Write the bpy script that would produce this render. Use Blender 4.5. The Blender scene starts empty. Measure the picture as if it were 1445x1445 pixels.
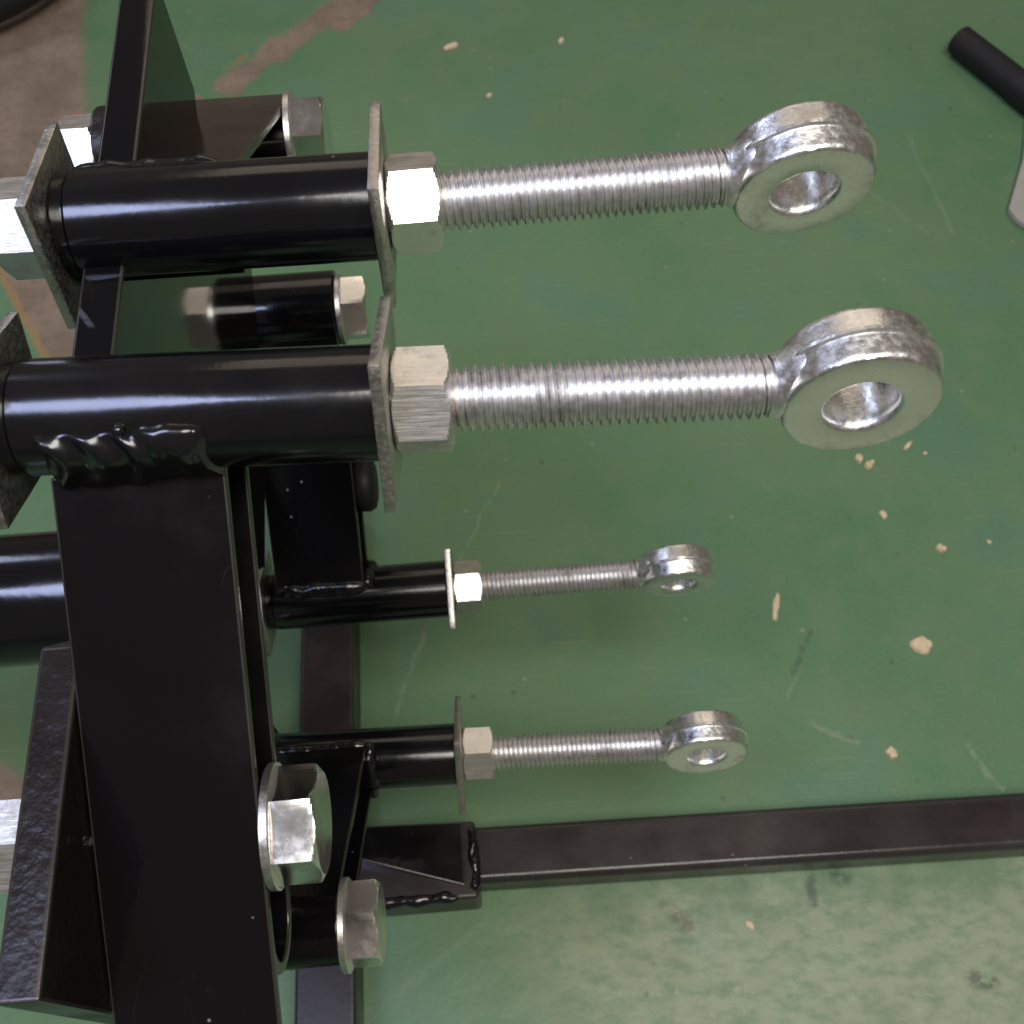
import bpy, bmesh, math, random
from mathutils import Vector, Matrix, noise
random.seed(7)
S = 0.00117          # metres per modelling unit (M16 thread = 13.6 units)
ZF = -590.0          # floor level in modelling units (camera is the origin)
C = bpy.context.scene.collection
sc = bpy.context.scene
R = math.radians

# ------------------------------------------------------------------ camera
cam_d = bpy.data.cameras.new('camera')
cam = bpy.data.objects.new('camera', cam_d); C.objects.link(cam)
pit, yaw, roll = R(62.01), R(2.228), R(-2.302)
F = Vector((math.sin(yaw)*math.cos(pit), math.cos(yaw)*math.cos(pit), -math.sin(pit)))
Rt = Vector((math.cos(yaw), -math.sin(yaw), 0)); U = Rt.cross(F)
R2 = Rt*math.cos(roll)+U*math.sin(roll); U2 = U*math.cos(roll)-Rt*math.sin(roll)
M = Matrix((R2, U2, -F)).transposed().to_4x4()
M.translation = Vector((0, 0, -ZF*S)); cam.matrix_world = M
cam_d.sensor_width = 36; cam_d.lens = 36*1550/1445
cam_d.clip_start = 0.02; cam_d.clip_end = 50
cam_d.dof.use_dof = True; cam_d.dof.focus_distance = 300*S; cam_d.dof.aperture_fstop = 26
sc.camera = cam

# ------------------------------------------------------------------ light
w = bpy.data.worlds.new('World'); sc.world = w; w.use_nodes = True
bg = w.node_tree.nodes['Background']; bg.inputs[0].default_value = (0.80, 0.69, 0.58, 1); bg.inputs[1].default_value = 0.16
def area(name, loc, target, sx, sy, power, col):
    l = bpy.data.lights.new(name, 'AREA'); l.shape = 'RECTANGLE'; l.size = sx; l.size_y = sy; l.energy = power; l.color = col
    o = bpy.data.objects.new(name, l); C.objects.link(o); o.location = loc
    o.rotation_euler = (Vector(target)-Vector(loc)).to_track_quat('-Z', 'Y').to_euler()
    return o
area('workshop_lamp', (0.22, -0.25, 1.86), (0.03, 0.2, 0.4), 0.84, 0.54, 22.0, (1.0, 0.96, 0.90))
area('daylight_lamp', (-0.62, -0.15, 1.76), (-0.05, 0.15, 0.4), 0.44, 0.38, 10.0, (0.56, 0.64, 1.0))
area('cool_back_light', (-0.80, 1.10, 1.14), (-0.10, 0.2, 0.35), 0.26, 0.30, 2.0, (0.66, 0.74, 1.0))  # unseen cool light, added for the highlight on the left tube
area('warm_back_fill', (0.25, 1.75, 1.45), (0.05, 0.2, 0.4), 1.5, 0.80, 4.2, (1.0, 0.84, 0.68))  # unseen fill, added in place of bright surroundings behind the bracket
sc.view_settings.view_transform = 'Standard'; sc.view_settings.look = 'None'
sc.view_settings.exposure = 0; sc.view_settings.gamma = 1
sc.render.engine = 'CYCLES'

# ------------------------------------------------------------------ node helpers
class NT:
    def __init__(s, name):
        s.m = bpy.data.materials.new(name); s.m.use_nodes = True
        s.t = s.m.node_tree; s.b = s.t.nodes['Principled BSDF']
    def n(s, typ, **kw):
        x = s.t.nodes.new(typ)
        for k, v in kw.items(): setattr(x, k, v)
        return x
    def l(s, a, b): s.t.links.new(a, b)
    def put(s, sock, v):
        if hasattr(v, 'is_linked') or hasattr(v, 'links'): s.l(v, sock)
        else: sock.default_value = v
    def math(s, op, a, b=0.0, c=0.0, clamp=False):
        x = s.n('ShaderNodeMath', operation=op, use_clamp=clamp)
        for i, v in enumerate((a, b, c)): s.put(x.inputs[i], v)
        return x.outputs[0]
    def vm(s, op, a, b=None):
        x = s.n('ShaderNodeVectorMath', operation=op); s.put(x.inputs[0], a)
        if b is not None: s.put(x.inputs[1], b)
        return x
    def coords(s, scale=(1, 1, 1), world=False):
        if world: src = s.n('ShaderNodeNewGeometry').outputs['Position']
        else: src = s.n('ShaderNodeTexCoord').outputs['Object']
        mp = s.n('ShaderNodeMapping'); s.l(src, mp.inputs[0]); mp.inputs['Scale'].default_value = [c/S for c in scale]
        return mp.outputs[0]
    def noise(s, vec, scale, detail=3, rough=.55):
        x = s.n('ShaderNodeTexNoise'); s.l(vec, x.inputs['Vector']); x.inputs['Scale'].default_value = scale
        x.inputs['Detail'].default_value = detail; x.inputs['Roughness'].default_value = rough
        return x.outputs['Fac']
    def ramp(s, v, a, b, lo=0.0, hi=1.0):
        x = s.n('ShaderNodeMapRange', interpolation_type='SMOOTHSTEP'); s.put(x.inputs[0], v)
        for i, q in zip((1, 2, 3, 4), (a, b, lo, hi)): x.inputs[i].default_value = q
        return x.outputs[0]
    def mix(s, f, a, b):
        x = s.n('ShaderNodeMix', data_type='RGBA'); s.put(x.inputs[0], f)
        for i, q in ((6, a), (7, b)):
            if isinstance(q, tuple): x.inputs[i].default_value = (*q, 1)
            else: s.l(q, x.inputs[i])
        return x.outputs[2]
    def bump(s, h, dist, strength=1.0, prev=None):
        x = s.n('ShaderNodeBump'); s.put(x.inputs['Height'], h); x.inputs['Distance'].default_value = dist; x.inputs['Strength'].default_value = strength
        if prev is not None: s.l(prev, x.inputs['Normal'])
        return x.outputs[0]
    def set(s, **kw):
        for k, v in kw.items():
            k = {'rough': 'Roughness', 'col': 'Base Color', 'metal': 'Metallic', 'normal': 'Normal', 'spec': 'Specular IOR Level', 'coat': 'Coat Weight', 'coatr': 'Coat Roughness'}[k]
            if isinstance(v, tuple): v = (*v, 1)
            s.put(s.b.inputs[k], v)
        return s.m

def black_paint(name, col=(.006, .006, .007), ior=1.40, r0=.10, r1=.22, peel=.00006, dust=.5, tone=(.05, .045, .04)):
    t = NT(name); v = t.coords()
    big = t.noise(v, .03, 3); fine = t.noise(v, .35, 2)
    vo = t.n('ShaderNodeTexVoronoi'); t.l(v, vo.inputs['Vector']); vo.inputs['Scale'].default_value = .16
    speck = t.ramp(vo.outputs['Distance'], .10, .045)
    sepn = t.n('ShaderNodeSeparateColor'); t.l(vo.outputs['Color'], sepn.inputs[0])
    speck = t.math('MULTIPLY', speck, t.ramp(sepn.outputs[0], .90, .93))
    haze = t.ramp(t.noise(v, .012, 5, .65), .52, .75)
    c = t.mix(t.math('MULTIPLY', haze, .25*dust), col, tone)
    c = t.mix(t.math('MULTIPLY', speck, dust), c, (.35, .31, .25))
    sv = t.n('ShaderNodeTexNoise'); t.l(v, sv.inputs['Vector']); sv.inputs['Scale'].default_value = .045; sv.inputs['Detail'].default_value = 1.0; sv.inputs['Distortion'].default_value = .6
    hair = t.ramp(t.math('ABSOLUTE', t.math('SUBTRACT', sv.outputs['Fac'], .5)), .0035, .0012)
    hair = t.math('MULTIPLY', hair, t.ramp(t.noise(v, .028, 2), .60, .66))
    c = t.mix(t.math('MULTIPLY', hair, .04*dust), c, (.22, .20, .18))
    rg = t.math('ADD', t.ramp(big, .3, .7, r0, r1), t.math('MULTIPLY', speck, .4))
    t.b.inputs['IOR'].default_value = ior
    return t.set(col=c, rough=rg, spec=.5, normal=t.bump(t.math('ADD', fine, t.math('MULTIPLY', speck, .5)), peel))

def zinc(name, base=(.66, .65, .62), dark=(.30, .28, .25), r0=.20, r1=.42, bump=.00012, bs=.30, stretch=(1, 1, 1), grime=.5):
    t = NT(name); v = t.coords(stretch)
    oi = t.n('ShaderNodeObjectInfo'); sh = t.vm('SCALE', (37.0, 91.0, 53.0)); t.l(oi.outputs['Random'], sh.inputs['Scale'])
    v0 = t.vm('ADD', t.coords(), sh.outputs[0]).outputs[0]
    a = t.noise(v, bs, 4, .6); g = t.ramp(t.noise(v0, .09, 5, .7), .50, .72)
    c = t.mix(t.math('MULTIPLY', g, grime), base, dark)
    c = t.mix(t.math('MULTIPLY', t.ramp(t.noise(v0, .7, 3, .7), .60, .72), grime*.5), c, dark)
    rg = t.math('ADD', t.ramp(a, .3, .7, r0, r1), t.math('MULTIPLY', g, .12))
    return t.set(col=c, rough=rg, metal=1.0, normal=t.bump(a, bump))

MB = black_paint('black_gloss_paint', ior=1.36, col=(.005, .0045, .005), r0=.10, r1=.22, peel=.00007, dust=.8)
MB2 = black_paint('black_smooth_tube_paint', ior=1.52, col=(.004, .004, .005), r0=.11, r1=.20, peel=.00003, dust=.45)
MG = black_paint('black_mirror_paint', col=(.004, .004, .005), r0=.045, r1=.07, peel=.00001, dust=.15)
MW = black_paint('weld_paint', ior=1.55, r0=.14, r1=.2, peel=.00001, dust=.1)
MEDGE = black_paint('edge_highlight_paint', ior=1.45, col=(.030, .027, .024), r0=.22, r1=.34, peel=.0001, dust=.9, tone=(.12, .10, .085))  # lighter colour on bevel faces imitates bright highlights along the edges
MROUGH = black_paint('black_grainy_paint', col=(.011, .008, .007), r0=.28, r1=.45, peel=.0004, dust=.7)
MRAIL = black_paint('black_satin_paint', col=(.022, .016, .014), r0=.24, r1=.36, peel=.00005, dust=1.0, tone=(.11, .085, .07))
MRUB = black_paint('black_rubber', col=(.012, .012, .013), r0=.5, r1=.65, peel=.0001, dust=.3)
MTH = zinc('zinc_thread', base=(.80, .79, .79), r0=.30, r1=.46, bump=.00004, bs=.5, grime=.55)
MROOT = zinc('greasy_thread_root', base=(.50, .48, .46), dark=(.16, .15, .14), r0=.35, r1=.5, bump=.00003, bs=.5, grime=.9)
MEYE = zinc('forged_zinc_eye', base=(.86, .855, .84), dark=(.56, .53, .48), r0=.26, r1=.44, bump=.00014, bs=.6, grime=.8)
MNUT = zinc('brushed_zinc_nut', base=(.86, .845, .80), r0=.30, r1=.46, bump=.00007, bs=1.0, stretch=(.12, 2.4, 2.4), grime=.55)
MHEAD = zinc('bright_zinc_head', base=(.85, .84, .82), r0=.15, r1=.21, bump=.000025, bs=.12, grime=.3)
MWASH = zinc('dull_zinc_washer', base=(.74, .73, .70), r0=.30, r1=.44, bump=.00008, bs=.6, grime=.6)
MPLATE = zinc('raw_steel_plate', base=(.56, .54, .50), dark=(.20, .18, .15), r0=.28, r1=.48, bump=.00020, bs=.9, grime=.9)

# ------------------------------------------------------------------ mesh helpers
def P(x, y, z): return Vector((x*S, y*S, (z-ZF)*S))
def wloc(o):
    v = Vector(o.location)
    while o.parent: o = o.parent; v += Vector(o.location)
    return v
def mk(name, bm, mat, parent=None, smooth=None, origin=None, recalc=True):
    if recalc: bmesh.ops.recalc_face_normals(bm, faces=bm.faces)
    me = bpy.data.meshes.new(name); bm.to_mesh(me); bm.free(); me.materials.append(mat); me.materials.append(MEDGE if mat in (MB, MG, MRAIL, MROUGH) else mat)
    if origin is not None: me.transform(Matrix.Translation(-Vector(origin)))
    if smooth is not None:
        for p in me.polygons: p.use_smooth = True
        if smooth < 179: me.set_sharp_from_angle(angle=R(smooth))
    o = bpy.data.objects.new(name, me); C.objects.link(o)
    if smooth == 40:
        wn = o.modifiers.new('flat_faces', 'WEIGHTED_NORMAL'); wn.keep_sharp = True; wn.weight = 100
    if origin is not None: o.location = origin
    if parent is not None:
        o.parent = parent
        o.location = Vector(o.location)-wloc(parent)
    return o
def empty(name, loc):
    o = bpy.data.objects.new(name, None); C.objects.link(o); o.location = loc; o.empty_display_size = .01
    return o
def tag(o, label, cat, group=None):
    o['label'] = label; o['category'] = cat
    if group: o['group'] = group
    return o
def bev(bm, w, seg=2, ang=30):
    if w <= 0: return
    bm.normal_update()
    es = [e for e in bm.edges if len(e.link_faces) == 2 and e.calc_face_angle(0) > R(ang)]
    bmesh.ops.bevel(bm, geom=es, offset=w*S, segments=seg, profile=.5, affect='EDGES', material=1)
def prism(profile, x0, x1, w=0.0, seg=2, bm=None):
    """profile: list of (y,z) units; extruded along x"""
    b = bm or bmesh.new()
    a = [b.verts.new(P(x0, y, z)) for y, z in profile]; c = [b.verts.new(P(x1, y, z)) for y, z in profile]
    n = len(profile)
    b.faces.new(a); b.faces.new(c[::-1])
    for i in range(n): b.faces.new((a[i], a[(i+1) % n], c[(i+1) % n], c[i]))
    bmesh.ops.recalc_face_normals(b, faces=b.faces)
    bev(b, w, seg)
    return b
def box(x0, x1, y0, y1, z0, z1, w=1.0, seg=2, bm=None):
    return prism([(y0, z0), (y1, z0), (y1, z1), (y0, z1)], x0, x1, w, seg, bm)
def revolve(prof, n=48, axis='X', closed=False):
    """prof: list of (along, r) in metres-free units; revolve about local axis through the origin (raw units*S)"""
    b = bmesh.new(); rings = []
    for a, r in prof:
        ring = []
        for k in range(n):
            t = 2*math.pi*k/n
            ring.append(b.verts.new(Vector((a*S, r*S*math.cos(t), r*S*math.sin(t))) if axis == 'X' else Vector((r*S*math.cos(t), a*S, r*S*math.sin(t)))))
        rings.append(ring)
    m = len(rings)
    for i in range(m if closed else m-1):
        A, B = rings[i], rings[(i+1) % m]
        for k in range(n): b.faces.new((A[k], A[(k+1) % n], B[(k+1) % n], B[k]))
    if not closed:
        b.faces.new(rings[0]); b.faces.new(rings[-1])
    return b
def hexagon(x0, x1, rc, ch=1.0, hole=0.0, both=True):
    """hex prism along local x with chamfered corners (turned cone cut), corner at angle 0 = local -Y... """
    b = bmesh.new(); n = 72; af = rc*math.cos(math.pi/6); rows = []
    def rr(t):
        u = (t+math.pi/6) % (math.pi/3)-math.pi/6     # angle from nearest corner
        return af/math.cos(math.pi/6-abs(u))
    def cone(x):       # cone-limited radius at a distance from an end face
        d = min(x-x0 if both else 1e9, x1-x)
        return af*.985+d*1.75
    xs = [x0, x0+.12, x0+.35, x0+.7, x0+1.05, x0+1.6]+[x1-1.6, x1-1.05, x1-.7, x1-.35, x1-.12, x1]
    for x in xs:
        row = []
        for k in range(n):
            t = 2*math.pi*k/n; r = min(rr(t), cone(x))
            row.append(b.verts.new(Vector((x*S, -r*S*math.cos(t), r*S*math.sin(t)))))
        rows.append(row)
    for A, B in zip(rows, rows[1:]):
        for k in range(n): b.faces.new((A[k], A[(k+1) % n], B[(k+1) % n], B[k]))
    if hole:
        for x, row in ((x0, rows[0]), (x1, rows[-1])):
            inner = [b.verts.new(Vector((x*S, -hole*S*math.cos(2*math.pi*k/n), hole*S*math.sin(2*math.pi*k/n)))) for k in range(n)]
            for k in range(n): b.faces.new((row[k], row[(k+1) % n], inner[(k+1) % n], inner[k]))
    else:
        b.faces.new(rows[0]); b.faces.new(rows[-1])
    return b
def sweep_bead(path, rad, seed=0, rip=.07, flat=1.0, n=14, lump=.25, ripn=9):
    """weld bead: tube along a path of (x,y,z) units with overlapping ripples"""
    b = bmesh.new(); rings = []; m = len(path)*8; N = len(path)-1
    for i in range(m+1):
        t = i/m*N; k = min(int(t), N-1); f = t-k
        c = P(*path[k]).lerp(P(*path[k+1]), f); d = (P(*path[k+1])-P(*path[k])).normalized()
        s = d.orthogonal().normalized(); q = d.cross(s)
        u = i/m
        end = min(1, (min(u, 1-u)*9))**.5
        rp = 1+rip*(abs(math.sin(u*math.pi*ripn)))-rip/2
        ring = []
        for j in range(n):
            a = 2*math.pi*j/n; dirv = s*math.cos(a)+q*math.sin(a)
            r = rad*S*end*rp*(1+lump*noise.noise((c/S+dirv*4)*.18+Vector((seed*7.1, 0, 0))))
            ring.append(b.verts.new(c+dirv*max(r, .02*S)))
        rings.append(ring)
    for A, B in zip(rings, rings[1:]):
        for j in range(n): b.faces.new((A[j], A[(j+1) % n], B[(j+1) % n], B[j]))
    b.faces.new(rings[0]); b.faces.new(rings[-1])
    return b

# ------------------------------------------------------------------ floor
CAMF, CAMR, CAMU = F, R2, U2
def fl(px, py, z=ZF):          # where a spot noted on the photograph lies on the floor
    r = CAMF+CAMR*((px-722.5)/1550)-CAMU*((py-722.5)/1550); k = z/r.z
    return (r.x*k, r.y*k)
def floor_material():
    t = NT('worn_green_floor_paint')
    v = t.coords(world=True)               # modelling units, origin under the camera
    sep = t.n('ShaderNodeSeparateXYZ'); t.l(v, sep.inputs[0]); X, Y = sep.outputs[0], sep.outputs[1]
    n1 = t.noise(v, .006, 4, .6); n2 = t.noise(v, .03, 5, .6); n3 = t.noise(v, .16, 4, .65); n4 = t.noise(v, .012, 3)
    c = t.mix(t.ramp(n1, .35, .65), (.088, .192, .090), (.128, .220, .106))
    c = t.mix(t.math('MULTIPLY', t.ramp(n2, .42, .70), .75), c, (.128, .208, .102))
    c = t.mix(t.math('MULTIPLY', t.ramp(n3, .5, .8), .35), c, (.08, .18, .095))
    c = t.mix(t.math('MULTIPLY', t.ramp(n4, .50, .66), .55), c, (.080, .190, .125))
    n5 = t.noise(v, .5, 3, .7); n6 = t.noise(v, .009, 6, .7)
    c = t.mix(t.math('MULTIPLY', t.ramp(n5, .45, .75), .30), c, (.19, .25, .16))
    c = t.mix(t.math('MULTIPLY', t.ramp(n6, .48, .74), .45), c, (.140, .195, .095))
    # crisp fine scuffs: thin pale hairlines in two directions
    for ang, sx, lo_, amt in ((28, .02, .655, .5), (-63, .016, .665, .4)):
        m2 = t.n('ShaderNodeMapping'); t.l(v, m2.inputs[0]); m2.inputs['Rotation'].default_value = (0, 0, R(ang)); m2.inputs['Scale'].default_value = (sx, .8, 1)
        ln = t.ramp(t.noise(m2.outputs[0], 1.0, 2, .5), lo_, lo_+.05)
        c = t.mix(t.math('MULTIPLY', t.math('MULTIPLY', ln, t.ramp(n1, .42, .60)), amt), c, (.22, .28, .18))
    # scuffed zone nearest the camera, drag marks along one direction
    mp = t.n('ShaderNodeMapping'); t.l(v, mp.inputs[0]); mp.inputs['Rotation'].default_value = (0, 0, R(55)); mp.inputs['Scale'].default_value = (.07, .13, 1)
    sw = t.noise(mp.outputs[0], 1.0, 5, .65)
    zone = t.math('MULTIPLY', t.ramp(t.math('ADD', Y, t.math('MULTIPLY', t.math('SUBTRACT', n2, .5), 90)), 112, 60), t.ramp(t.math('ADD', X, t.math('MULTIPLY', n4, 90)), -20, 120))
    c = t.mix(t.math('MULTIPLY', t.ramp(sw, .30, .62, .35, 1.0), t.math('MULTIPLY', zone, .85)), c, (.315, .350, .225))
    c = t.mix(t.math('MULTIPLY', t.ramp(n3, .60, .74), t.math('MULTIPLY', zone, .6)), c, (.40, .42, .30))
    # specks of grit
    vo = t.n('ShaderNodeTexVoronoi'); t.l(v, vo.inputs['Vector']); vo.inputs['Scale'].default_value = .075
    sepc = t.n('ShaderNodeSeparateColor'); t.l(vo.outputs['Color'], sepc.inputs[0])
    sp = t.math('MULTIPLY', t.ramp(vo.outputs['Distance'], .13, .05), t.ramp(sepc.outputs[0], .74, .82))
    c = t.mix(t.math('MULTIPLY', sp, .45), c, (.32, .34, .24))
    sp2 = t.math('MULTIPLY', t.ramp(vo.outputs['Distance'], .16, .06), t.ramp(sepc.outputs[1], .84, .88))
    c = t.mix(t.math('MULTIPLY', sp2, .5), c, (.05, .07, .045))
    # distorted coordinate for scratches and chips in the paint
    nz = t.n('ShaderNodeTexNoise'); t.l(v, nz.inputs['Vector']); nz.inputs['Scale'].default_value = .05; nz.inputs['Detail'].default_value = 4
    off = t.vm('SCALE', t.vm('SUBTRACT', nz.outputs['Color'], (.5, .5, .5)).outputs[0]); off.inputs['Scale'].default_value = 1.0
    def seg(a, b, wd, amp, soft=.5):
        sc_ = t.vm('SCALE', off.outputs[0]); sc_.inputs['Scale'].default_value = amp
        pv = t.vm('ADD', v, sc_.outputs[0]).outputs[0]
        pv = t.vm('MULTIPLY', pv, (1, 1, 0)).outputs[0]
        A = Vector((a[0], a[1], 0)); D = Vector((b[0]-a[0], b[1]-a[1], 0))
        pa = t.vm('SUBTRACT', pv, tuple(A)).outputs[0]
        h = t.math('MULTIPLY', t.vm('DOT_PRODUCT', pa, tuple(D)).outputs['Value'], 1/D.length_squared, clamp=True)
        dd = t.vm('SCALE', tuple(D)); t.l(h, dd.inputs['Scale'])
        dist = t.vm('LENGTH', t.vm('SUBTRACT', pa, dd.outputs[0]).outputs[0]).outputs['Value']
        return t.ramp(dist, wd, wd*soft)
    brown = t.mix(t.ramp(n2, .3, .7), (.185, .138, .098), (.265, .200, .145))
    brown = t.mix(t.math('MULTIPLY', t.ramp(n3, .45, .7), .3), brown, (.10, .065, .045))
    # bare concrete beyond the edge of the painted area
    lim = t.math('MULTIPLY_ADD', Y, -.115, -208)
    e = t.math('SUBTRACT', lim, X); e = t.math('ADD', e, t.math('MULTIPLY', t.math('SUBTRACT', n3, .5), 22))
    lim2 = t.math('MULTIPLY_ADD', X, -1.86, -80)
    e2 = t.math('SUBTRACT', Y, lim2); e2 = t.math('ADD', e2, t.math('MULTIPLY', t.math('SUBTRACT', n3, .5), 14))
    bare = t.math('MULTIPLY', t.ramp(e, -6, 6), t.ramp(e2, -5, 5))
    bare = t.math('MAXIMUM', bare, t.ramp(t.math('ADD', Y, t.math('MULTIPLY', t.math('SUBTRACT', n2, .5), 120)), 940, 950))
    for a, b, wd, amp in (((-178, 705), (-70, 805), 15, 34), ((-92, 765), (-66, 800), 13, 30), ((-228, 640), (-200, 690), 7, 20), (fl(-5, 1110), fl(22, 1125), 16, 20)):
        bare = t.math('MAXIMUM', bare, seg(a, b, wd, amp*.7, .5))
    c = t.mix(bare, c, brown)
    edge = t.math('MULTIPLY', t.ramp(t.math('ABSOLUTE', e2), 8, 3), t.ramp(e, -3, 3))
    c = t.mix(t.math('MULTIPLY', edge, .8), c, (.30, .19, .08))
    for a, b, wd, k, col in SCR:
        c = t.mix(t.math('MULTIPLY', t.math('MULTIPLY', seg(a, b, wd, 9, .2), t.ramp(n3, .35, .55)), k), c, col)
    rg = t.math('ADD', t.ramp(n2, .3, .7, .42, .58), t.math('MULTIPLY', bare, .3))
    h = t.math('ADD', t.math('MULTIPLY', n2, 1.0), t.math('MULTIPLY', n3, .5))
    h = t.math('SUBTRACT', h, t.math('MULTIPLY', bare, .8))
    return t.set(col=c, rough=rg, spec=.35, normal=t.bump(h, .0011, .6))
PALE = (.24, .30, .20)
SCR = []
for a, b, wd, k in (((556, 1010), (612, 860), 2.2, .45), ((612, 860), (705, 680), 1.6, .4), ((1280, 190), (1345, 330), 2.5, .3), ((1225, 270), (1310, 330), 2.2, .25),
                    ((1145, 1020), (1210, 1046), 2.4, .5), ((1365, 1050), (1412, 1112), 3, .55), ((1110, 985), (1150, 885), 1.6, .35), ((790, 1345), (850, 1352), 4, .5),
                    ((793, 1352), (800, 1372), 3, .5), ((1010, 1385), (1075, 1372), 3, .45), ((1108, 1355), (1122, 1378), 2.5, .6), ((960, 1390), (972, 1405), 2.5, .5), ((1040, 1290), (1062, 1300), 2, .4), ((560, 1400), (700, 1290), 3, .25)):
    SCR.append((fl(*a), fl(*b), wd, k, PALE))
SCR.append((fl(85, 172), fl(112, 160), 5, .8, (.42, .10, .16)))
SCR.append((fl(320, 95), fl(345, 78), 5, .7, (.26, .18, .08)))
SCR.append((fl(625, 72), fl(650, 62), 6, .5, (.20, .15, .09)))
SCR.append((fl(945, 1283), fl(968, 1305), 6, .5, (.14, .09, .06)))
SCR.append((fl(1143, 1238), fl(1147, 1275), 4, .6, (.035, .05, .035)))
SCR.append((fl(1180, 1232), fl(1192, 1240), 6, .6, (.04, .055, .04)))
SCR.append((fl(1375, 1380), fl(1400, 1386), 6, .6, (.05, .06, .04)))
SCR.append((fl(1120, 950), fl(1145, 890), 3, .5, (.04, .09, .045)))
b = bmesh.new(); bmesh.ops.create_grid(b, x_segments=2, y_segments=2, size=3.0)
fo = mk('floor', b, floor_material()); fo['kind'] = 'structure'

# ------------------------------------------------------------------ the four tubes: (Y, Z at the right plate, bolt yaw, tube yaw)
XR, XL = -20.0, -104.0
TUB = [dict(y=195.6, z=-203, by=1.2, ty=-.5, xl=-98.4), dict(y=137.6, z=-203, by=-2.0, ty=-2.0), dict(y=207.2, z=-460, by=0, ty=0), dict(y=130, z=-460, by=-1.7, ty=-1.2)]
def rotz_about(bm, deg, c):
    bmesh.ops.rotate(bm, verts=bm.verts, cent=c, matrix=Matrix.Rotation(R(deg), 3, 'Z'))
def tube_parts(T, parent):
    dl = T.get('xl', XL)-XL
    prof = [(-80.8+dl, 8.5), (-80.8+dl, 12.4), (-80.2+dl, 13), (-2.6-.6, 13), (-2.6, 12.4), (-2.6, 8.5)]
    b = revolve([(x+.0, q) for x, q in prof], 64, closed=True)
    for v in b.verts: v.co += P(XR, T['y'], T['z'])
    rotz_about(b, T['ty'], P(XR, T['y'], T['z'])); o = mk('pivot_tube', b, MB2, parent, 40)
    b = revolve([(-84+dl, 8.0), (-84+dl, 12.0), (-83.7+dl, 12.5), (-80.9+dl, 12.5), (-80.9+dl, 8.0)], 64, closed=True)
    for v in b.verts: v.co += P(XR, T['y'], T['z'])
    rotz_about(b, T['ty'], P(XR, T['y'], T['z'])); mk('bush_collar', b, MB2, o, 40)
    return o
def arm_profile(s, d, nrm, L, D=25):
    """box arm in the YZ plane: s start, d direction, nrm inward normal, rounded far end"""
    s = Vector(s); d = Vector(d).normalized(); nrm = Vector(nrm).normalized(); r = D/2
    pts = [s]; c = s+d*L+nrm*r
    for k in range(0, 17):
        a = math.pi*k/16; pts.append(c-nrm*(r*math.cos(a))+d*(r*math.sin(a)))
    pts.append(s+nrm*D)
    return [(p.x, p.y) for p in pts]
AX0, AX1 = -98.0, -59.0
def channel_arm(outer, s, d, nrm, L, parent, D=25, w=3.0):
    """arm with a solid left half and an open channel on its right side, rims 3 units thick"""
    nv = Vector(nrm).normalized()
    inner = arm_profile(Vector(s)+nv*w, d, nrm, L, D-2*w)
    o = mk('arm', prism(list(outer)+inner[::-1], AX0, AX1, .6, 2), MB, parent, 40)
    fill = arm_profile(Vector(s)+nv*(w-.05), d, nrm, L, D-2*w+.1)
    mk('web', prism(fill, AX0+.4, -72), MB, o, 40)
    return o

# ---- upper welded bracket
ub = empty('welded_bracket', P(-60, 165, -203))
tag(ub, 'glossy black welded bracket carrying the two upper, larger looking eye bolts', 'bracket')
for T in TUB[:2]: tube_parts(T, ub)
fd = Vector((-.83, -.557)); fn = Vector((.557, -.83))
ap = arm_profile((129.5, -211.3), fd, fn, 113); s0 = Vector(ap[0])
ap = [ap[0], tuple(s0+fd*165), tuple(s0+fd*165+fn*3)]+[tuple(s0+fd*123.5+fn*3)]+[q for q in ap[5:]]
o = channel_arm(ap, (129.5, -211.3), fd, fn, 113, ub)
o['label'] = 'wide black box arm sloping down towards the viewer'
rd = Vector((.845, -.535)); rn = Vector((-.535, -.845))
o2 = channel_arm(arm_profile((206, -199.5), rd, rn, 124), (206, -199.5), rd, rn, 124, ub)
gp = [(146, -204.5), (287, -203), (289, -206), (289, -243), (274, -254), (286, -322), (254, -345), (213, -357), (177, -362), (150, -318)]
mk('gusset_plate', prism(gp, -94, -84, .8), MG, ub, 40)
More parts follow.
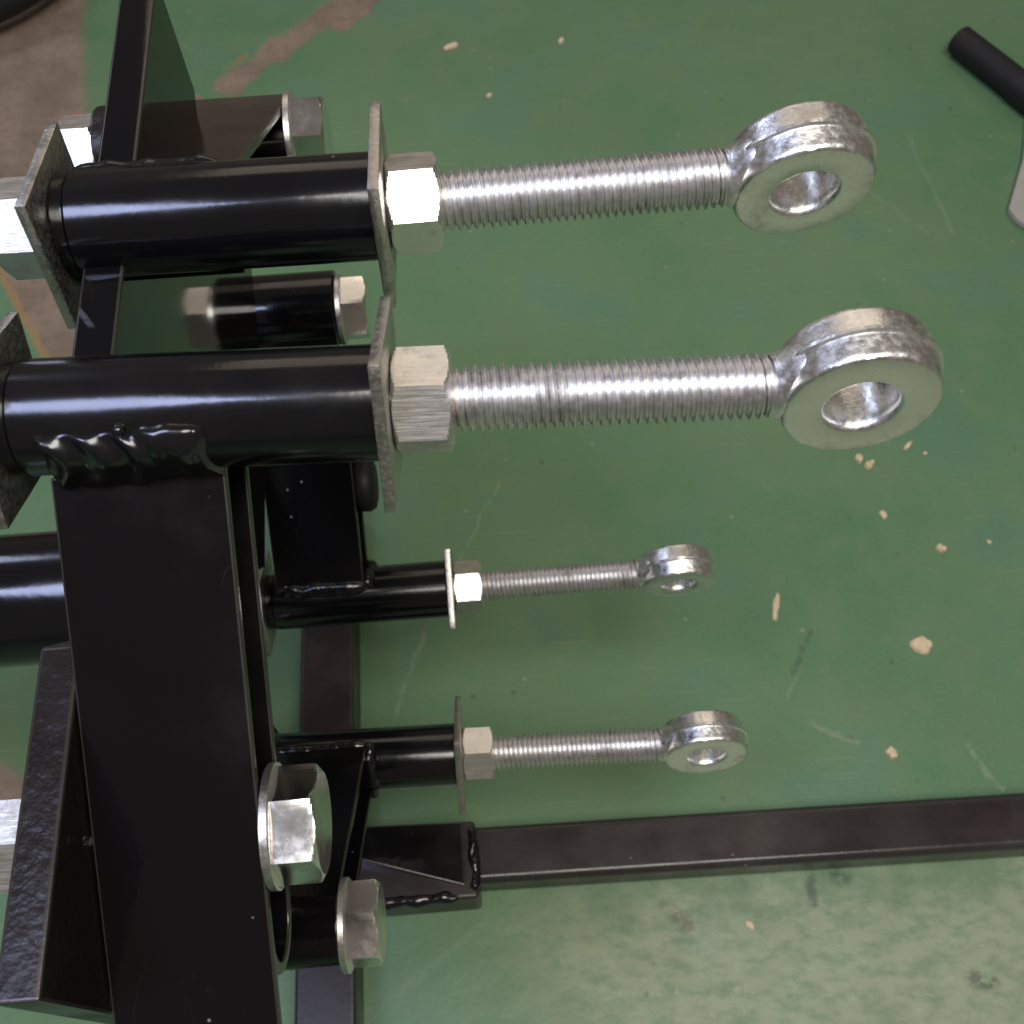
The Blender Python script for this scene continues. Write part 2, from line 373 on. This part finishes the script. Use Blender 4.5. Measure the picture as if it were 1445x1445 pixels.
# weld bead where the front arm meets its tube
def big_weld():
    b = bmesh.new(); nx, na = 130, 26; rows = []
    yw = R(TUB[1]['ty'])
    for i in range(nx+1):
        u = i/nx; x = AX0+2.2+(AX1-AX0-2.0)*u
        cyl = Vector((TUB[1]['y']+(x-XR)*math.sin(yw), TUB[1]['z']))
        lobe = math.sin(math.pi*min(1, max(0, (u-.56)/.44)))**.6
        el = R(40+2.5*noise.noise(Vector((x*.22, 1, 0)))+6*lobe)
        T = cyl+Vector((-math.cos(el), math.sin(el)))*12.7
        B = Vector((129.5, -211.3))+fd*(2.6+.7*noise.noise(Vector((x*.3, 5, 0)))-1.2*lobe)+fn*.5
        end = min(1, min(u, 1-u)*16)**.5
        out = Vector((-.80, .60)); row = []
        for k in range(na+1):
            t = k/na; ph = (u-.13*math.sin(math.pi*t))          # crescents of the puddles
            rip = math.sin(2*math.pi*(ph*4.4+.15+.35*noise.noise(Vector((x*.12, t*1.2, 9)))))
            h = (4.2+2.0*lobe+(1-lobe)*1.9*rip*(.6+.5*noise.noise(Vector((x*.1, 0, 4)))))*(math.sin(math.pi*t)**.5)*end
            h += .7*noise.noise(Vector((x*.35, t*3.5, 2)))*end*math.sin(math.pi*t)
            p = T.lerp(B, t)+out*h
            row.append(b.verts.new(P(x, p.x, p.y)))
        rows.append(row)
    for A, B_ in zip(rows, rows[1:]):
        for k in range(na): b.faces.new((A[k], A[k+1], B_[k+1], B_[k]))
    # closed underneath
    b.faces.new(rows[0]); b.faces.new(rows[-1]); b.faces.new([r[0] for r in rows]+[r[-1] for r in rows[::-1]])
    return b
mk('weld_bead', big_weld(), MW, o, 75)
b = bmesh.new(); bmesh.ops.create_icosphere(b, subdivisions=3, radius=1.5*S)
bmesh.ops.translate(b, verts=b.verts, vec=P(-77, 129.6, -194.4)); mk('weld_spatter', b, MW, o, 180)
mk('weld_bead', sweep_bead([(x, 207.5, -198) for x in (-98, -85, -72, -59)], 3.0, 5), MW, ub, 60)

# ---- the two lower arms
def lower_arm(i, piv, label):
    T = TUB[i]; t = empty('swing_arm', P(-60, T['y'], T['z'])); tag(t, label, 'arm')
    tube = tube_parts(T, t)
    a = Vector((T['y'], T['z'])); d = (Vector(piv)-a); L = d.length; d.normalize()
    n = Vector((-d.y, d.x))
    if n.y < 0: n = -n
    s = a+n*12.5+d*6
    o = channel_arm(arm_profile(s, d, -n, L-6), s, d, -n, L-6, t)
    return t, d, n, a
la, d, n, a = lower_arm(2, (303, -374), 'black arm and tube behind, carrying the smaller looking upper eye bolt of the lower pair')
s = a+n*11.5+d*9.0
mk('weld_bead', sweep_bead([(x, a.x+d.x*8+n.x*12, a.y+d.y*8+n.y*12) for x in (-99, -88, -78, -68, -57)], 3.4, 2, ripn=12), MW, la, 60)
mk('weld_bead', sweep_bead([(-57.5, a.x+d.x*k+n.x*m, a.y+d.y*k+n.y*m) for k, m in ((8, 13), (11, 7), (12.5, 1), (12, -6))], 3.0, 9, lump=.5), MW, la, 60)
b = bmesh.new()
b = revolve([(0, 1), (0, 10), (2, 12.3), (6, 12.5), (8.5, 11), (9.4, 8), (9.6, 1)], 40)
for v in b.verts: v.co += P(AX1-1, 247, -428)
mk('end_plug', b, MRUB, la, 50)
b = revolve([(0, 7), (0, 16.2), (.5, 16.7), (AX1-AX0-.5, 16.7), (AX1-AX0, 16.2), (AX1-AX0, 7)], 64, closed=True)
for v in b.verts: v.co += P(AX0-.2, 303, -374)
mk('pivot_boss', b, MB2, la, 40)
lb, d, n, a = lower_arm(3, (54, -382), 'black arm and tube at bottom, carrying the lowest eye bolt')
mk('weld_bead', sweep_bead([(-57.8, a.x+d.x*k+n.x*m, a.y+d.y*k+n.y*m) for k, m in ((9, 14), (11, 8), (12, 2), (12, -5), (9, -12))], 2.8, 11, lump=.5), MW, lb, 60)
mk('weld_bead', sweep_bead([(x, a.x+d.x*8+n.x*11.5, a.y+d.y*8+n.y*11.5) for x in (-99, -88, -78, -68, -57)], 2.4, 12, ripn=10), MW, lb, 60)

# ------------------------------------------------------------------ base frame (stands on the floor)
bf = empty('base_frame', P(-95, 150, ZF)); tag(bf, 'black square tube base frame standing on the green floor at left', 'frame')
mk('floor_rail', box(-109.5, -80.5, -150, 318, -588, -560, 2.2, 3), MRAIL, bf, 40)
b = bmesh.new()
pg = [(-80.2, 121.5), (-80.2, 107), (-26, 91), (-26, 121.5)]
gl = [b.verts.new(P(x, y, -552.9)) for x, y in pg]; gh = [b.verts.new(P(x, y, -549.4 if x > -50 else -541)) for x, y in pg]
b.faces.new(gl); b.faces.new(gh)
for k in range(4): b.faces.new((gl[k], gl[(k+1) % 4], gh[(k+1) % 4], gh[k]))
bmesh.ops.recalc_face_normals(b, faces=b.faces); bev(b, .8, 2)
mk('gusset', b, MB, bf, 40)
st = mk('rail_sleeve', box(-80, -20, 85.5, 122.5, -589.5, -553, 2, 3), MRAIL, bf, 40)
mk('weld_bead', sweep_bead([(-21.5, y, -554.6) for y in (121, 112, 103, 95, 88)], 2.6, 21, lump=.5, ripn=5), MW, st, 60)
mk('weld_bead', sweep_bead([(x, 87, -554.5) for x in (-79, -66, -52, -40, -28)], 2.8, 23, lump=.5), MW, st, 60)
o = mk('lug_plate', prism([(24, -240), (101, -240), (112, -262), (150, -300), (150, -398), (40, -402), (24, -390)], -108, -98.4, 1.0, 2), MROUGH, bf, 40)
o['label'] = 'rough brownish black plate edge left of the wide arm'
mk('lug_plate', prism([(278, -395)]+[(293+15*math.cos(a), -270+15*math.sin(a)) for a in [math.pi-math.pi*j/12 for j in range(13)]]+[(316, -376), (308, -395)], -122, -112, 1.0), MROUGH, bf, 40)
b = revolve([(-300, 1), (-300, 20), (0, 20), (0, 1)], 64)
for v in b.verts: v.co += P(-108.2, 143, -302)
mk('main_tube', b, MB2, bf, 40)
mk('cross_bar', box(-122, -106, 146, 286, -392, -372, 1.2, 3), MB, bf, 40)
mk('upright', box(-141, -117, 150, 174, -560, -392.3, 1.5), MRAIL, bf, 40)
mk('foot_bar', box(-143, -110, 147, 177, -588, -560.3, 1.5), MRAIL, bf, 40)

# sliding cross rail
b = box(-70, 420, 93.5, 121, -588, -560, 4.0, 4); rotz_about(b, -.9, P(-19, 107, -570))
tag(mk('cross_rail', b, MRAIL, None, 40, origin=P(-19, 107, ZF)), 'brownish black square tube rail lying on the floor across lower right', 'rail')

# ------------------------------------------------------------------ eye bolts
def thread_mesh(L, r, pitch, n=48, depth=1.35):
    prof = [(0.0, 0), (.30, 1), (.36, 1.1), (.44, 1.1), (.52, 1), (.86, .02), (.94, -.05)]
    b = bmesh.new(); turns = int(L/pitch); rows = []
    for k in range(n*turns+1):
        a = 2*math.pi*k/n; row = []
        tt_ = turns-k/n; fade = min(1.0, max(.15, tt_/2.2)); lift = (1-fade)*.75
        for f, h in prof+[(1.0, 0)]:
            x = pitch*(k/n+f); rr = r-depth+depth*h/1.1*fade+lift*depth+.05*noise.noise(Vector((x*.7, math.cos(a)*2, math.sin(a)*2)))
            row.append(b.verts.new(Vector((x*S, rr*S*math.cos(a), rr*S*math.sin(a)))))
        rows.append(row)
    for A, B in zip(rows, rows[1:]):
        for j in range(len(A)-1):
            fc = b.faces.new((A[j], B[j], B[j+1], A[j+1]))
            if j >= 5: fc.material_index = 1
    return b
LEYE = 103.3
tb = thread_mesh(84.1, 7.4, 2.05)
for v in tb.verts: v.co.x += 1.0*S
me_thread = bpy.data.meshes.new('threaded_shank'); 
core = revolve([(-99, 1), (-99, 6.0), (-98.3, 6.6), (1.5, 6.6), (1.6, 5.5), (88, 5.5)], 32)
me_tmp = bpy.data.meshes.new('tmp'); core.to_mesh(me_tmp); core.free(); tb.from_mesh(me_tmp); bpy.data.meshes.remove(me_tmp)
tb.to_mesh(me_thread); tb.free(); me_thread.materials.append(MTH); me_thread.materials.append(MROOT)
for p_ in me_thread.polygons: p_.use_smooth = True
me_thread.set_sharp_from_angle(angle=R(50))
def eye_mesh():
    H = 7.1        # half thickness
    prof = [(-H, 8.9), (-H, 15.6), (-H+.25, 16.2), (-H+.7, 16.55), (-H+1.6, 16.75), (-1.2, 16.9), (-.75, 17.05), (-.45, 17.8), (.35, 17.8), (.65, 17.05), (1.1, 16.9), (H-1.6, 16.75), (H-.7, 16.55), (H-.25, 16.2), (H, 15.6),
            (H, 8.9), (H-.3, 8.3), (H-1.2, 7.75), (H-3, 7.6), (-H+3, 7.6), (-H+1.2, 7.75), (-H+.3, 8.3)]
    b = revolve(prof, 112, axis='Y', closed=True)
    for v in b.verts:
        c = v.co/S; rad = Vector((c.x, 0, c.z)).length
        if rad > 9:
            k = .13*noise.noise(Vector((c.x, c.y*1.6, c.z))*.22)+.09*noise.noise(Vector((c.x, c.y, c.z))*.7)
            v.co += Vector((c.x, 0, c.z)).normalized()*k*S*1.6
            v.co.y += .12*noise.noise(Vector((c.x+31, c.y, c.z))*.35)*S
        # flats near the neck where the forging was pressed
        pass
    # neck: loft from shank circle to a rounded slab inside the eye
    secs = [(-18.2, 6.5, 6.6, 2.0), (-17.4, 6.9, 7.1, 2.05), (-16.4, 6.8, 8.0, 2.2), (-15.4, 6.6, 9.2, 2.2), (-14.2, 6.4, 10.4, 2.3), (-12.6, 6.1, 11.3, 2.5), (-9.9, 5.8, 12.0, 2.6)]
    rows = []; n = 48
    for x, hy, hz, pw in secs:
        row = []
        for k in range(n):
            a = 2*math.pi*k/n; ca, sa = math.cos(a), math.sin(a)
            y = hy*math.copysign(abs(ca)**(2/pw), ca); z = hz*math.copysign(abs(sa)**(2/pw), sa)
            j = 1+.03*noise.noise(Vector((x*.3, y*.3, z*.3)))
            row.append(b.verts.new(Vector((x*S, y*j*S, z*j*S))))
        rows.append(row)
    for A, B in zip(rows, rows[1:]):
        for k in range(n): b.faces.new((A[k], A[(k+1) % n], B[(k+1) % n], B[k]))
    b.faces.new(rows[0]); b.faces.new(rows[-1])
    for v in b.verts: v.co.x *= 1.045; v.co.z *= 1.045
    bmesh.ops.recalc_face_normals(b, faces=b.faces)
    me = bpy.data.meshes.new('eye'); b.to_mesh(me); b.free(); me.materials.append(MEYE)
    for p_ in me.polygons: p_.use_smooth = True
    me.set_sharp_from_angle(angle=R(33))
    return me
me_eye = eye_mesh()
def elev_rot(el): return -R(el)       # rotate about +X so that local -Y points at elevation el
def frame_at(T, x, tubeyaw=True, yaw=None):
    yw = R(T['ty'] if yaw is None else yaw); dx = x-XR
    return P(XR+dx*math.cos(yw), T['y']+dx*math.sin(yw), T['z']), yw
lab_e = ['zinc eye bolt at top, furthest back of the two large ones', 'largest zinc eye bolt, second from top, its eye furthest right',
         'smaller zinc eye bolt third from top, in the middle of the picture', 'small zinc eye bolt at bottom, just above the floor rail']
eye_el = [-8, 3, -6, 8]
for T, l_, el in zip(TUB, lab_e, eye_el):
    loc, yw = frame_at(T, XR, yaw=T['by'])
    r = empty('eye_bolt', loc); r.rotation_euler = (elev_rot(el), 0, yw)
    tag(r, l_, 'eye bolt', 'eye bolts screwed through the four tubes')
    o = bpy.data.objects.new('threaded_shank', me_thread); C.objects.link(o); o.parent = r
    o = bpy.data.objects.new('eye', me_eye); C.objects.link(o); o.parent = r; o.location = ((LEYE-.6)*S, 0, 0)

# ------------------------------------------------------------------ nuts and square plates
nb = hexagon(0, 12.6, 12.2, hole=6.2)
def share(name, bm, mat, smooth):
    o = mk(name, bm, mat, None, smooth); me = o.data; bpy.data.objects.remove(o); return me
me_nut = share('hex_nut', nb, MNUT, 25)
def corner_rot(el, corner=True): return -R(el if corner else el+30)
def put(me, name, loc, rot, label, cat, group):
    o = bpy.data.objects.new(name, me); C.objects.link(o); o.location = loc; o.rotation_euler = rot
    return tag(o, label, cat, group)
nuts = [(0, 55, False, 'hex nut with a glaring white face on the top eye bolt'), (1, 71, True, 'brushed grey hex nut on the largest eye bolt'),
        (2, 65, False, 'small bright hex nut on the third eye bolt from top'), (3, 74, True, 'small dull hex nut on the lowest eye bolt')]
for i, el, cr, l_ in nuts:
    T = TUB[i]; loc, yw = frame_at(T, XR+.5, yaw=T['by'])
    put(me_nut, 'hex_nut', loc, (corner_rot(el, cr), 0, yw), l_, 'nut', 'hex nuts on the eye bolts')
loc, yw = frame_at(TUB[0], -98.4-2.9-12.6)
put(me_nut, 'hex_nut', loc, (corner_rot(50, False), 0, yw), 'bright hex nut cut off by the left picture edge', 'nut', 'hex nuts on the eye bolts')
def plate_mesh():
    b = bmesh.new(); h = 17.7; n = 10; th = 2.6
    ring = []
    for k in range(4):
        a0 = R(90*k); 
        c0 = Vector((-math.cos(a0), math.sin(a0)))*h*math.sqrt(2); a1 = R(90*(k+1)); c1 = Vector((-math.cos(a1), math.sin(a1)))*h*math.sqrt(2)
        for j in range(n): ring.append(c0.lerp(c1, j/n))
    hole = [Vector((-math.cos(2*math.pi*j/len(ring)), math.sin(2*math.pi*j/len(ring))))*7.2 for j in range(len(ring))]
    L = len(ring); lay = []
    for x in (0, th):
        o_ = []
        for j, c in enumerate(ring):
            e = Vector((c.x, c.y))*(1+.006*noise.noise(Vector((c.x*.9, c.y*.9, x*3))))
            o_.append(b.verts.new(Vector((x*S, e.x*S, e.y*S))))
        i_ = [b.verts.new(Vector((x*S, c.x*S, c.y*S))) for c in hole]
        lay.append((o_, i_))
    (o0, i0), (o1, i1) = lay
    for j in range(L):
        k = (j+1) % L
        b.faces.new((o0[j], o0[k], i0[k], i0[j])); b.faces.new((o1[j], i1[j], i1[k], o1[k]))
        b.faces.new((o0[j], o1[j], o1[k], o0[k])); b.faces.new((i0[j], i0[k], i1[k], i1[j]))
    bmesh.ops.recalc_face_normals(b, faces=b.faces)
    bev(b, .25, 2, 40)
    return b
me_plate = share('square_plate', plate_mesh(), MPLATE, 30)
plates = [(0, XR-2.4, 55, 'square steel plate between top tube and its white faced nut'), (1, XR-2.4, 73, 'square steel plate at right end of the tube with the largest eye bolt'),
          (2, XR-2.4, 20, 'small glaring square plate seen edge on, behind third nut from top'), (3, XR-2.4, 84, 'small square plate behind the nut of the lowest eye bolt'),
          (0, -98.4-.3, 57, 'tilted square steel plate at left end of the top tube'), (1, XL-.3, 73, 'square steel plate at left picture edge beside the wide arm'),
          (2, XL-.3, 78, 'thin square plate at left end of the third tube, half hidden'), (3, XL-.3, 84, 'square plate behind the wide arm, left end of lowest tube')]
for i, x, el, l_ in plates:
    T = TUB[i]; loc, yw = frame_at(T, x)
    if x < -50: loc, yw = frame_at(T, x-2.4)
    put(me_plate, 'square_plate', loc, (corner_rot(el), 0, yw), l_, 'plate', 'square plates on the tube ends')

# ------------------------------------------------------------------ pivot bolts
hb = hexagon(0, 10.4, 14.1, both=False)
me_head = share('head', hb, MHEAD, 25)
me_shk = share('shank', revolve([(-82, 1), (-82, 6.6), (0, 6.6), (0, 1)], 32), MHEAD, 40)
wb = revolve([(0, 7), (0, 14.6), (.3, 15), (2.1, 15), (2.4, 14.6), (2.4, 7)], 64, closed=True)
me_wash = share('washer', wb, MWASH, 35)
piv = [((62, -269), 100, 'large hex head bolt in the side of the wide sloping arm', 'large washer under the hex head on the wide sloping arm'),
       ((54, -382), 95, 'hex head bolt at the end of the bottom arm, above the floor rail', 'pale thick washer under the bottom hex head'),
       ((293, -269), 44, 'hex head bolt behind the top tube, half hidden', 'washer under the hex head behind the top tube'),
       ((303, -374), 60, 'hex head bolt peeping out above the second tube', 'washer under the hex head above the second tube')]
for (y, z), el, l1, l2 in piv:
    put(me_wash, 'washer', P(AX1+.05, y, z), (0, 0, 0), l2, 'washer', 'washers under the pivot bolt heads')
    r = empty('hex_bolt', P(AX1+2.5, y, z)); r.rotation_euler = (corner_rot(el), 0, 0); tag(r, l1, 'bolt', 'pivot bolts')
    for nm, me in (('head', me_head), ('shank', me_shk)):
        o = bpy.data.objects.new(nm, me); C.objects.link(o); o.parent = r
for xn, (y, z), l_ in ((-112.2, (62, -269), 'bright nut at the left picture edge beside the sloping arm'), (-122.2, (293, -269), 'dull hex nut behind the top tube left of the black plate')):
    put(me_nut, 'hex_nut', P(xn-12.6, y, z), (R(-20), 0, 0), l_, 'nut', 'nuts on the pivot bolts')
# lower rear pivot sleeve belongs to the base frame
b = revolve([(-40, 7), (-40, 15), (-.5, 15), (-.5, 7)], 56, closed=True)
for v in b.verts: v.co += P(AX0, 303, -374)
mk('pivot_sleeve', b, MB2, bf, 40)

# ------------------------------------------------------------------ loose things on the floor
def wood_mat():
    t = NT('pale_wood'); v = t.coords(); n = t.noise(v, .35, 4)
    return t.set(col=t.mix(n, (.74, .62, .42), (.56, .43, .26)), rough=.75, normal=t.bump(n, .0004))
WOOD = wood_mat()
def flake(px, py, lx, ly, rot, th, seed, label, name='wood_chip', cat='wood chip'):
    rnd = random.Random(seed); x, y = fl(px, py); b = bmesh.new(); n = 15; top = []; bot = []
    for k in range(n):
        a = 2*math.pi*k/n; q = .68+.32*rnd.random()+.12*math.cos(2*a+seed)
        vx, vy = lx/2*q*math.cos(a), ly/2*q*math.sin(a)
        cx, cy = vx*math.cos(rot)-vy*math.sin(rot), vx*math.sin(rot)+vy*math.cos(rot)
        bot.append(b.verts.new(P(x+cx, y+cy, ZF+.3))); top.append(b.verts.new(P(x+cx*.82, y+cy*.82, ZF+th*(.6+.6*rnd.random()))))
    mid = b.verts.new(P(x, y, ZF+th*1.25)); b.faces.new(bot[::-1])
    for k in range(n):
        j = (k+1) % n; b.faces.new((bot[k], bot[j], top[j], top[k])); b.faces.new((top[k], top[j], mid))
    tag(mk(name, b, WOOD, None, 30, origin=P(x, y, ZF)), label, cat, 'wood crumbs on the green floor')
flake(1300, 910, 15, 12, .6, 2.2, 3, 'largest pale wood flake on the green floor at right')
flake(1212, 647, 9, 5, 1.2, 2.0, 4, 'left of two wood crumbs just below the largest eye')
flake(1226, 657, 8, 6, .2, 2.6, 5, 'right of two wood crumbs just below the largest eye')
flake(1281, 629, 9, 4, .7, 1.6, 6, 'thin wood crumb right of the pair below the largest eye')
flake(1246, 726, 5, 8, .3, 1.5, 7, 'small wood crumb between the eye and the round crumb')
flake(1327, 775, 8, 7, .1, 2.6, 8, 'roundish wood crumb at right, above the largest flake')
flake(1258, 1063, 8, 8, .1, 2.4, 9, 'round pale wood crumb just above the floor rail')
flake(1095, 857, 5, 19, -.25, 1.2, 10, 'narrow pale splinter right of the third eye bolt', 'wood_splinter', 'splinter')
flake(1058, 1305, 4, 7, .5, 1.0, 13, 'tiny pale splinter on the floor below the rail', 'wood_splinter', 'splinter')

flake(1305, 640, 3.5, 2.5, .4, 1.0, 21, 'tiny crumb right of the thin crumb below the largest eye')
flake(1395, 765, 3.5, 3, .4, 1.2, 22, 'tiny pale crumb at right, level with the roundish crumb')
flake(690, 135, 6, 4.5, .4, 1.4, 23, 'small pale crumb on the floor at top, left of the middle')
flake(792, 58, 7, 6, 1.0, 1.5, 24, 'pale crumb near the top edge, right of the middle')
flake(637, 66, 13, 8, .3, 1.8, 25, 'tan crumb near the top edge above the top nut')
# black rod at upper right
b = revolve([(0, 1), (0, 9.6), (1.0, 10.8), (60, 11.2), (62, 12.0), (240, 12.0), (240, 1)], 40)
ax, ay = fl(1352, 55, ZF+12); bx_, by_ = fl(1445, 128, ZF+12)
o = mk('black_rod', b, MRUB, None, 40); o.location = P(ax, ay, ZF+12.1); o.rotation_euler = (0, 0, math.atan2(by_-ay, bx_-ax))
tag(o, 'matt black rod lying on the floor at upper right corner', 'rod')
# pale strip at right edge
tt = NT('pale_dusty_card'); vv = tt.coords(); nn = tt.noise(vv, .1, 4)
GREY = tt.set(col=tt.mix(nn, (.30, .30, .26), (.42, .41, .36)), rough=.7)
p0 = fl(1445, 170); p1 = fl(1420, 305)
b = bmesh.new(); pts = [fl(1419, 302), fl(1432, 318), fl(1452, 330), fl(1500, 320), fl(1480, 165), fl(1446, 168), fl(1440, 230)]
lo = [b.verts.new(P(x, y, ZF+.3)) for x, y in pts]; hi = [b.verts.new(P(x, y, ZF+6)) for x, y in pts]
b.faces.new(lo[::-1]); b.faces.new(hi)
for i in range(len(pts)): b.faces.new((lo[i], lo[(i+1) % len(pts)], hi[(i+1) % len(pts)], hi[i]))
bmesh.ops.recalc_face_normals(b, faces=b.faces); bev(b, 1.2, 2)
tag(mk('grey_offcut', b, GREY, None, 40, origin=P(pts[0][0], pts[0][1], ZF)), 'pale grey offcut lying at the right picture edge below the rod', 'offcut')
# black rubber thing in the top left corner: a coil of thick hose
b = bmesh.new(); cx, cy = fl(-60, -55); rings = []
for k in range(97):
    a = 2*math.pi*k/48; rr = 108; zz = 17+ (k/96)*26
    c = Vector((cx+rr*math.cos(a), cy+rr*math.sin(a), ZF+zz)); out = Vector((math.cos(a), math.sin(a), 0)); ring = []
    for j in range(20):
        t_ = 2*math.pi*j/20; p_ = c+out*(16*math.cos(t_))+Vector((0, 0, 16*math.sin(t_))); ring.append(b.verts.new(P(*p_)))
    rings.append(ring)
for A, B in zip(rings, rings[1:]):
    for j in range(20): b.faces.new((A[j], A[(j+1) % 20], B[(j+1) % 20], B[j]))
b.faces.new(rings[0]); b.faces.new(rings[-1])
tag(mk('rubber_hose', b, MRUB, None, 60, origin=P(cx, cy, ZF)), 'coil of thick black rubber hose in the top left corner', 'hose')
